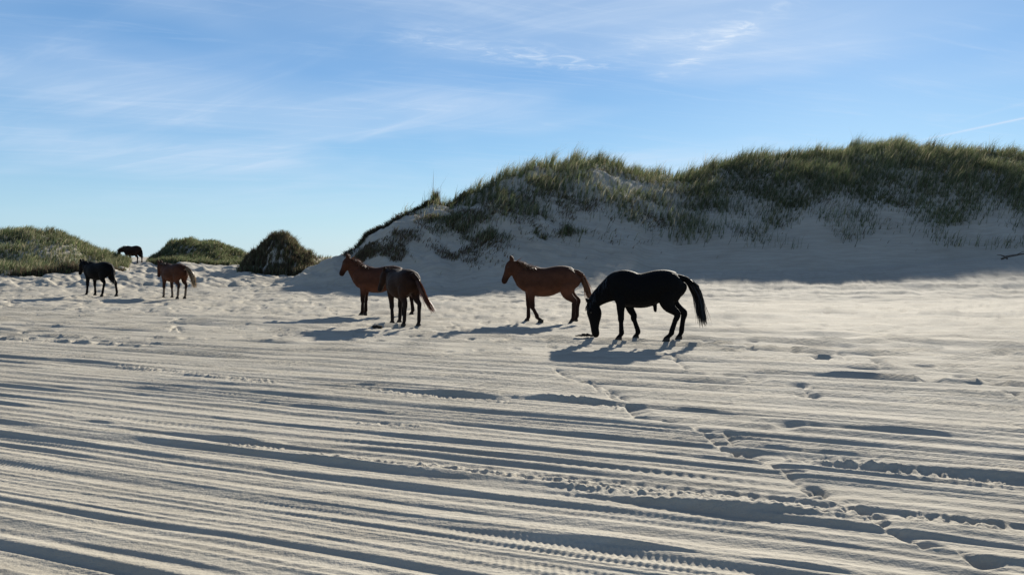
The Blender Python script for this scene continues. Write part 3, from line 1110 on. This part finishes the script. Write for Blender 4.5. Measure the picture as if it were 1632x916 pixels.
    # hooves
    for (hx_, hy, hz, an) in hooves:
        ring = []
        fc = []
        for (r, z, dx) in ((.054, .06, -.012), (.062, .03, .0), (.070, 0.0, .008), (.068, -.012, .008)):
            for q in range(12):
                th = 2 * math.pi * q / 12
                ring.append((dx + r * math.cos(th) * 1.08, r * math.sin(th), z))
        for i in range(3):
            for q in range(12):
                q2 = (q + 1) % 12
                fc.append((i * 12 + q, i * 12 + q2, (i + 1) * 12 + q2, (i + 1) * 12 + q))
        mh = bpy.data.meshes.new('hoof')
        mh.from_pydata(ring, [], fc + [tuple(range(12)), tuple(range(36, 48))[::-1]])
        at = mh.color_attributes.new('tint', 'FLOAT_COLOR', 'POINT')
        for d in at.data:
            d.color = (.03, .026, .022, 1)
        mh.materials.append(M_DARK)
        ho = link('hoof', mh, root)
        ho.location = (hx_, hy, hz)
    # eyes
    for sy in (-1, 1):
        e = poll + hd * .17 + latv * sy * (hp[1][4] + .004) - nn * .035
        ve, fe = ellipsoid((0, 0, 0), (.02, .014, .018), 10, 8)
        m2 = bpy.data.meshes.new('eye')
        m2.from_pydata([tuple(a) for a in ve], [], fe)
        m2.materials.append(M_EYE)
        eo = link('eye', m2, root)
        eo.location = e
    # hair
    g = np.random.default_rng(abs(hash(label)) % 1000 if False else len(label))

    def strands(nm, roots, dirs, lens, wid, colr, droop, spread):
        cs, ts, cc = [], [], []
        b = 0
        for r0, d0, ln in zip(roots, dirs, lens):
            pts = []
            p = np.array(r0, float)
            d = np.array(d0, float)
            m = 6
            dr = droop * g.uniform(.7, 1.3)
            sd_ = g.normal(0, spread, 3)
            for i in range(m):
                pts.append(p.copy())
                d = d + np.array([0, 0, -dr]) + sd_ * .3
                d = d / np.linalg.norm(d)
                p = p + d * ln / (m - 1)
            th = g.uniform(0, 2 * math.pi)
            w = wid * g.uniform(.6, 1.2)
            sv = np.array([math.cos(th), math.sin(th), 0]) * w / 2
            k_ = colr * g.uniform(.6, 1.5)
            for i, q in enumerate(pts):
                f = (1, 1, .95, .8, .55, .12)[i]
                cs += [q - sv * f, q + sv * f]
                cc += [k_, k_]
            for i in range(m - 1):
                ts.append((b + 2 * i, b + 2 * i + 1, b + 2 * i + 3, b + 2 * i + 2))
            b += 2 * m
        return link(nm, poly_mesh(nm, np.array(cs), np.array(ts), M_HAIR, col=np.array(cc)), root)
    hc = np.array(coat['hair'])
    # mane along the crest of the neck
    nk = smooth_path(pose['neck'], 6)
    rts, dr_, ln_ = [], [], []
    nst = pose.get('nmane', 420)
    P = [Vector(p[:3]) for p in nk]
    crest = []
    for i in range(len(nk)):
        a, b = P[max(i - 1, 0)], P[min(i + 1, len(P) - 1)]
        t = (b - a).normalized()
        sv = Vector((0, 1, 0))
        nr_ = t.cross(sv).normalized()
        if nr_.z < 0 and abs(t.z) < .9:
            nr_ = -nr_
        ref = pose.get('crestdir')
        if ref is not None and nr_.dot(ref) < 0:
            nr_ = -nr_
        crest.append((P[i] + nr_ * (nk[i][3] * .96), nr_))
    i0 = int(len(crest) * pose.get('mane0', .22))
    for j in range(nst):
        f = g.uniform(i0, len(crest) - 1.001)
        i = int(f)
        c = crest[i][0].lerp(crest[i + 1][0], f - i)
        n_ = crest[i][1]
        rts.append(c - n_ * .01 + Vector((0, g.normal(0, .012), 0)))
        sidev = g.choice([-1, 1], p=[.35, .65])
        dr_.append(n_ * pose.get('lift', .95) + Vector((g.normal(-.1, .1), sidev * g.uniform(.25, .9), .0)))
        ln_.append(g.uniform(.10, pose.get('manelen', .24)))
    strands('mane', rts, dr_, ln_, .02, hc * .9, pose.get('droop', .3), .25)
    # forelock
    rts = [poll + up * .02 + Vector((g.normal(0, .015), g.normal(0, .025), 0)) for _ in range(40)]
    dr_ = [hd * .8 + up * .25 + latv * g.normal(0, .15) - nn * .25 for _ in range(40)]
    strands('forelock', rts, dr_, [g.uniform(.10, .20) for _ in range(40)], .012, hc * .9, .02, .08)
    # tail
    tp = np.array(tl, float)
    cs, ts, cc = [], [], []
    b = 0
    nt_ = pose.get('ntail', 420)
    tw = pose.get('tailw', .065)
    tt = np.linspace(0, 1, len(tp))
    for j in range(nt_):
        a0 = g.uniform(0, .42) ** 1.2
        a1 = min(1.0, a0 + g.uniform(.45, .85)) if g.uniform() < .75 else g.uniform(.9, 1.04)
        th = g.uniform(0, 2 * math.pi)
        rr = math.sqrt(g.uniform()) * tw
        off = np.array([rr * math.cos(th), rr * math.sin(th) * .7, 0])
        wan = g.normal(0, 1, 3) * np.array([.035, .03, .01]) * (2.2 if g.uniform() < .15 else 1)
        ln_f = g.uniform(.86, 1.0)
        m = 7
        a1 *= ln_f
        w = .010 * g.uniform(.5, 1.2)
        sa = g.uniform(0, 2 * math.pi)
        sv = np.array([math.cos(sa), math.sin(sa), 0]) * w
        k_ = hc * g.uniform(.5, 1.5) if g.uniform() > coat.get('tipmix', 0) else np.array(coat['tip']) * g.uniform(.7, 1.2)
        for i in range(m):
            q = a0 + (a1 - a0) * i / (m - 1)
            c = np.array([np.interp(q, tt, tp[:, k]) for k in range(3)])
            bul = math.sin(min(q * 1.15 + .18, 1.0) * math.pi * .9) ** .6 if q < .95 else .45
            env = (.7 + .3 * min(1, q / .35)) * max(bul, .5)
            c = c + off * env + g.normal(0, .004, 3) + wan * q * q
            f = (.7, 1, 1, 1, .9, .6, .15)[i]
            cs += [c - sv * f, c + sv * f]
            kk = k_ * (1 - q) + (k_ if 'tip' not in coat else np.array(coat['tip'])) * q
            cc += [kk, kk]
        for i in range(m - 1):
            ts.append((b + 2 * i, b + 2 * i + 1, b + 2 * i + 3, b + 2 * i + 2))
        b += 2 * m
    link('tail', poly_mesh('tail', np.array(cs), np.array(ts), M_HAIR, col=np.array(cc)), root)
    return root


def headp(poll, muz, lat=0.0, k=1.0):
    """head rows from poll to muzzle: depth and width of a horse's head"""
    p = Vector((poll[0], poll[1], poll[2]))
    m = Vector((muz[0], muz[1], muz[2]))
    d = (m - p)
    nrm = Vector((d.z, 0, -d.x)).normalized()       # towards the throat when facing +x with the nose down
    if nrm.x > 0:
        nrm = -nrm
    rows_ = [(-.02, .075, .060, .01), (.10, .115, .085, .025), (.27, .135, .095, .035), (.42, .118, .085, .028), (.58, .088, .065, .012), (.74, .070, .055, .0), (.88, .066, .055, -.002), (.97, .055, .048, .0), (1.03, .028, .03, .0)]
    return [(*(p + d * t + nrm * (off * k)), dd * k, w * k) for t, dd, w, off in rows_]


STAND_F = lambda s, dx=0: (s, .43, .45 + dx, .44, .45 + dx * 1.6, .14, .485 + dx * 1.8, 0)
STAND_H = lambda s, dx=0: (s, -.34, -.66 + dx, .52, -.63 + dx * 1.3, .16, -.585 + dx * 1.5, 0)


def up_neck(poll, k=1.0, y=0.0):
    """neck from the shoulder to a raised poll"""
    px, pz = poll
    q = Vector((px, pz))
    b = Vector((.50, 1.10))
    o = [(.38, 0, 1.10, .26, .13)]
    for t, dd, w in ((.0, .28, .14), (.22, .255, .12), (.45, .212, .10), (.68, .172, .085), (.88, .138, .074), (1.0, .105, .064)):
        c = b.lerp(q, t)
        # slight arch
        o.append((c.x, y * t, c.y - .03 * math.sin(math.pi * t) - .03 * (1 - t) - .045 * t, dd, w))
    return o


BLACK = dict(body=(.0018, .0018, .002), legs=(.002, .002, .0021), hair=(.006, .0055, .0055))
CHEST = dict(body=(.062, .0245, .0135), legs=(.020, .009, .006), hair=(.16, .08, .04), tip=(.16, .07, .035), tipmix=.1)
BAY = dict(body=(.060, .0225, .0125), legs=(.010, .0045, .003), hair=(.14, .065, .035), tip=(.06, .03, .02))
DBAY = dict(body=(.022, .0098, .0056), legs=(.012, .009, .008), hair=(.022, .015, .013), tip=(.14, .05, .028), tipmix=.05)
BROWN_H = dict(body=(.055, .021, .011), legs=(.022, .012, .009), hair=(.03, .02, .015), sock=(.13, .10, .075), tip=(.34, .24, .14), tipmix=.5)
RIDGE = dict(body=(.020, .011, .007), legs=(.014, .010, .008), hair=(.02, .014, .012))


def place(u, v, dz=0.0):
    x, y = gnd(u, v)
    return x, y


def horse_at(x, y, head_vec, *a, **k):
    h = math.atan2(head_vec[1], head_vec[0])
    z = max(zat(x + dx, y + dy) for dx, dy in ((0, 0),))
    # mean of the ground under the feet
    zs = [zat(x + math.cos(h) * f - math.sin(h) * s, y + math.sin(h) * f + math.cos(h) * s) for f in (.45, -.6) for s in (-.14, .14)]
    z = sum(zs) / 4 + .005
    return (x, y, z), h


# A: black stallion, nose to the sand
x, y = gnd(989 + .44 * 85 / 1.0, 544.5)
loc, hd_ = horse_at(x + .0, y, (-1, .07))
poseA = dict(neck=[(.36, 0, 1.10, .25, .13), (.50, 0, 1.075, .265, .14), (.63, 0, 1.00, .235, .12), (.76, 0, .92, .19, .098), (.87, 0, .84, .155, .085), (.955, 0, .755, .125, .072), (1.0, 0, .68, .10, .062)],
             head=headp((1.035, 0, .70), (.935, 0, .07)), ear=Vector((.75, 0, .6)), crestdir=Vector((.5, 0, .8)), mane0=.25, manelen=.26, lift=.35, droop=.6, nmane=500,
             front=[(1, .46, .455, .43, .445, .15, .50, 0), (-1, .30, .185, .43, .10, .15, .145, 0)],
             hind=[(1, -.30, -.625, .50, -.53, .17, -.43, 0), (-1, -.40, -.80, .50, -.76, .17, -.71, 0)],
             tail=[(-.71, 0, 1.22), (-.83, 0, 1.19), (-.96, 0, 1.08), (-1.06, 0, .86), (-1.11, .01, .58), (-1.165, .02, .26)], tailw=.095, ntail=900, sheath=True, dip=.02)
build_horse('horse', 'black stallion grazing with its nose down, nearest of the herd', loc, hd_, .955, poseA, BLACK, .017)

# B: chestnut
x, y = gnd(843 + .44 * 65.6, 513.5)
loc, hd_ = horse_at(x, y, (-1, .04))
poseB = dict(neck=up_neck((.84, 1.47)), head=headp((.86, 0, 1.49), (1.055, 0, .97)), ear=Vector((.35, 0, 1)), crestdir=Vector((-.4, 0, 1)), manelen=.3, nmane=800,
             front=[(1, .38, .355, .40, .245, .16, .15, .02), (-1, .44, .455, .44, .455, .14, .50, 0)],
             hind=[(1, -.34, -.655, .50, -.64, .17, -.60, 0), (-1, -.40, -.755, .50, -.735, .17, -.70, 0)],
             tail=[(-.74, 0, 1.22), (-.84, 0, 1.17), (-.90, 0, 1.0), (-.98, 0, .82), (-1.03, 0, .64), (-1.09, 0, .42)], tailw=.07, ntail=520)
build_horse('horse', 'chestnut horse standing alone facing left behind the black stallion', loc, hd_, 1.0, poseB, CHEST, .018)

# C: bay behind
x, y = gnd(580 + .44 * 57, 500.5)
loc, hd_ = horse_at(x, y, (-1, .10))
poseC = dict(neck=up_neck((.88, 1.56)), head=headp((.895, 0, 1.58), (1.10, 0, 1.12), k=1.0), ear=Vector((.3, 0, 1)), crestdir=Vector((-.4, 0, 1)), manelen=.3, nmane=800,
             front=[(1, .42, .45, .44, .46, .14, .50, 0), (-1, .43, .44, .44, .44, .14, .47, 0)],
             hind=[(1, -.36, -.70, .52, -.70, .16, -.66, 0), (-1, -.42, -.86, .52, -.90, .16, -.86, 0)],
             tail=[(-.75, 0, 1.22), (-.82, 0, 1.12), (-.86, 0, .95), (-.87, 0, .75), (-.88, 0, .6), (-.88, 0, .5)], tailw=.06, ntail=260)
build_horse('horse', 'reddish bay horse with raised head, half hidden behind the dark bay', loc, hd_, 1.0, poseC, BAY, .018)

# D: dark bay in front, walking away
loc, hd_ = horse_at(-2.57, 18.35, (-.49, .87))
poseD = dict(neck=up_neck((1.02, 1.30)), head=headp((1.05, .04, 1.30), (1.20, .16, .80)), ear=Vector((-.5, 0, .8)), crestdir=Vector((-.4, 0, 1)), manelen=.2,
             front=[(1, .40, .38, .44, .34, .14, .36, 0), (-1, .46, .50, .44, .52, .14, .56, 0)],
             hind=[(1, -.32, -.56, .52, -.50, .17, -.44, 0), (-1, -.38, -.74, .52, -.72, .16, -.68, 0)],
             tail=[(-.75, -.0, 1.24), (-.86, -.04, 1.15), (-.93, -.10, .95), (-1.0, -.17, .75), (-1.06, -.26, .55), (-1.13, -.36, .34)], tailw=.075, ntail=520)
build_horse('horse', 'dark bay horse seen from its rump, standing in front of the reddish bay', loc, hd_, .94, poseD, DBAY, .018)

# E: far black
x, y = gnd(157, 473.5)
loc, hd_ = horse_at(x, y, (-.90, .43))
poseE = dict(neck=up_neck((.96, 1.34)), head=headp((.99, 0, 1.36), (1.13, 0, .86)), ear=Vector((.3, 0, 1)), crestdir=Vector((-.4, 0, 1)), manelen=.22,
             front=[(1, .45, .50, .44, .54, .14, .60, 0), (-1, .42, .42, .44, .40, .14, .43, 0)],
             hind=[(1, -.32, -.52, .52, -.42, .16, -.36, 0), (-1, -.42, -.82, .50, -.88, .16, -.85, 0)],
             tail=[(-.75, 0, 1.22), (-.82, 0, 1.12), (-.86, 0, .95), (-.87, 0, .75), (-.88, 0, .6), (-.88, 0, .45)], tailw=.06, ntail=260)
build_horse('horse', 'small black horse walking alone at the far left below the low dune', loc, hd_, .97, poseE, BLACK, .022)

# F: far brown with pale tail
x, y = gnd(277, 475.5)
loc, hd_ = horse_at(x, y, (-.80, .60))
poseF = dict(neck=up_neck((.98, 1.34)), head=headp((1.01, 0, 1.36), (1.12, 0, .84)), ear=Vector((.3, 0, 1)), crestdir=Vector((-.4, 0, 1)), manelen=.22,
             front=[(1, .44, .50, .44, .53, .14, .57, 0), (-1, .42, .40, .44, .37, .14, .40, 0)],
             hind=[(1, -.34, -.58, .52, -.52, .16, -.47, 0), (-1, -.36, -.62, .52, -.56, .16, -.50, 0)],
             tail=[(-.75, -.02, 1.24), (-.88, -.08, 1.18), (-.98, -.14, 1.0), (-1.04, -.19, .80), (-1.07, -.22, .60), (-1.08, -.24, .40)], tailw=.13, ntail=420)
build_horse('horse', 'small brown horse with a pale brushy tail and light lower legs', loc, hd_, .97, poseF, BROWN_H, .022)

# G: on the ridge
gx_, gy_ = (212 - U0) / F * 56, 56
loc, hd_ = horse_at(gx_, gy_, (-.93, .36))
poseG = dict(neck=[(.36, 0, 1.12, .25, .13), (.50, 0, 1.10, .25, .14), (.70, 0, 1.10, .21, .12), (.90, 0, 1.08, .17, .098), (1.08, 0, 1.05, .145, .085), (1.22, 0, 1.0, .12, .072), (1.30, 0, .96, .10, .062)],
             head=headp((1.34, 0, .98), (1.44, 0, .42)), ear=Vector((.5, 0, .9)), crestdir=Vector((0, 0, 1)), manelen=.2,
             front=[STAND_F(1, .0), STAND_F(-1, -.06)], hind=[STAND_H(1, .04), STAND_H(-1, -.06)],
             tail=[(-.75, 0, 1.22), (-.82, 0, 1.12), (-.85, 0, .95), (-.86, 0, .75), (-.87, 0, .6), (-.87, 0, .45)], tailw=.07, ntail=200)
build_horse('horse', 'dark horse grazing up on the ridge between two low grassy dunes', loc, hd_, .98, poseG, RIDGE, .028)

# ------------------------------------------------------------------ small things
def blob(name, label, cat, u, v, parts, col, mat, group=None, seed=1):
    x, y = gnd(u, v)
    g = np.random.default_rng(seed)
    VV, FF = [], []
    for (dx, dy, dz, rx, ry, rz) in parts:
        ve, fe = ellipsoid((dx, dy, dz), (rx, ry, rz), 12, 9)
        o = len(VV)
        for q in ve:
            k = 1 + .28 * g.normal()*.5
            VV.append(((q.x - dx) * k + dx, (q.y - dy) * k + dy, (q.z - dz) * k + dz))
        FF += [tuple(i + o for i in f) for f in fe]
    me = bpy.data.meshes.new(name)
    me.from_pydata(VV, [], FF)
    at = me.color_attributes.new('tint', 'FLOAT_COLOR', 'POINT')
    for d in at.data:
        d.color = (*col, 1)
    me.polygons.foreach_set('use_smooth', np.ones(len(me.polygons), bool))
    me.materials.append(mat)
    o = link(name, me)
    o.location = (x, y, zat(x, y))
    tag(o, label, cat, group)
    return o


blob('seaweed_clump', 'dark flat clump of seaweed under the muzzle of the black stallion', 'seaweed', 934, 541, [(-.09, 0, .02, .07, .05, .02), (.03, .02, .03, .07, .05, .03), (-.03, -.03, .035, .05, .04, .03), (.12, .0, .02, .06, .04, .02), (-.17, .02, .012, .04, .03, .012)], (.015, .012, .01), M_DARK, seed=3)
blob('dung_pile', 'small dark dung pile beside the front hooves of the dark bay', 'dung', 601, 523, [(-.06, 0, .03, .06, .05, .04), (.05, .01, .03, .06, .05, .04), (.0, -.03, .05, .05, .05, .035)], (.03, .024, .018), M_DARK, seed=4)
blob('dung_pile', 'scattered dark dung on the sand below the tail of the dark bay', 'dung', 671, 531, [(-.08, 0, .03, .06, .05, .035), (.07, .02, .025, .06, .04, .03)], (.03, .024, .018), M_DARK, seed=5)
blob('dung_pile', 'single dark dung lump just right of the scattered ones', 'dung', 689, 531, [(-.03, 0, .025, .06, .05, .03), (.04, .02, .02, .04, .04, .025)], (.03, .024, .018), M_DARK, seed=6)


def tube(path, rad, nseg=7):
    return loft([(p[0], p[1], p[2], r, r) for p, r in zip(path, rad)], nseg)


def branch():
    D = 37.5
    x, y = (1604 - U0) / F * D, D
    z = zat(x, y)
    root = bpy.data.objects.new('driftwood_branch', None)
    COL.objects.link(root)
    root.location = (x, y, z)
    tag(root, 'bleached driftwood branch lying on the sand at the far right foot of the dune', 'driftwood')
    for nm, path, rad in (('limb', [(-.25, 0, .03), (0, .05, .14), (.35, .1, .20), (.8, .15, .27), (1.3, .2, .30)], [.05, .055, .05, .035, .012]),
                          ('fork', [(0, .05, .14), (.02, 0, .05), (-.02, -.05, -.04)], [.045, .04, .03]),
                          ('fork', [(.02, .05, .13), (-.22, .1, .22), (-.42, .1, .24)], [.035, .025, .01]),
                          ('twig', [(.5, .12, .22), (.75, .0, .38), (.95, -.02, .42)], [.02, .014, .006])):
        ve, fe = tube(path, rad)
        me = bpy.data.meshes.new(nm)
        me.from_pydata([tuple(a) for a in ve], [], fe)
        at = me.color_attributes.new('tint', 'FLOAT_COLOR', 'POINT')
        for d in at.data:
            d.color = (.10, .08, .065, 1)
        me.polygons.foreach_set('use_smooth', np.ones(len(me.polygons), bool))
        me.materials.append(M_WOOD)
        link(nm, me, root)


branch()
print('tris', sum(sum(len(p.vertices) - 2 for p in o.data.polygons) if len(o.data.polygons) < 50000 else len(o.data.polygons) * (len(o.data.polygons[0].vertices) - 2) for o in sc.objects if o.type == 'MESH'))
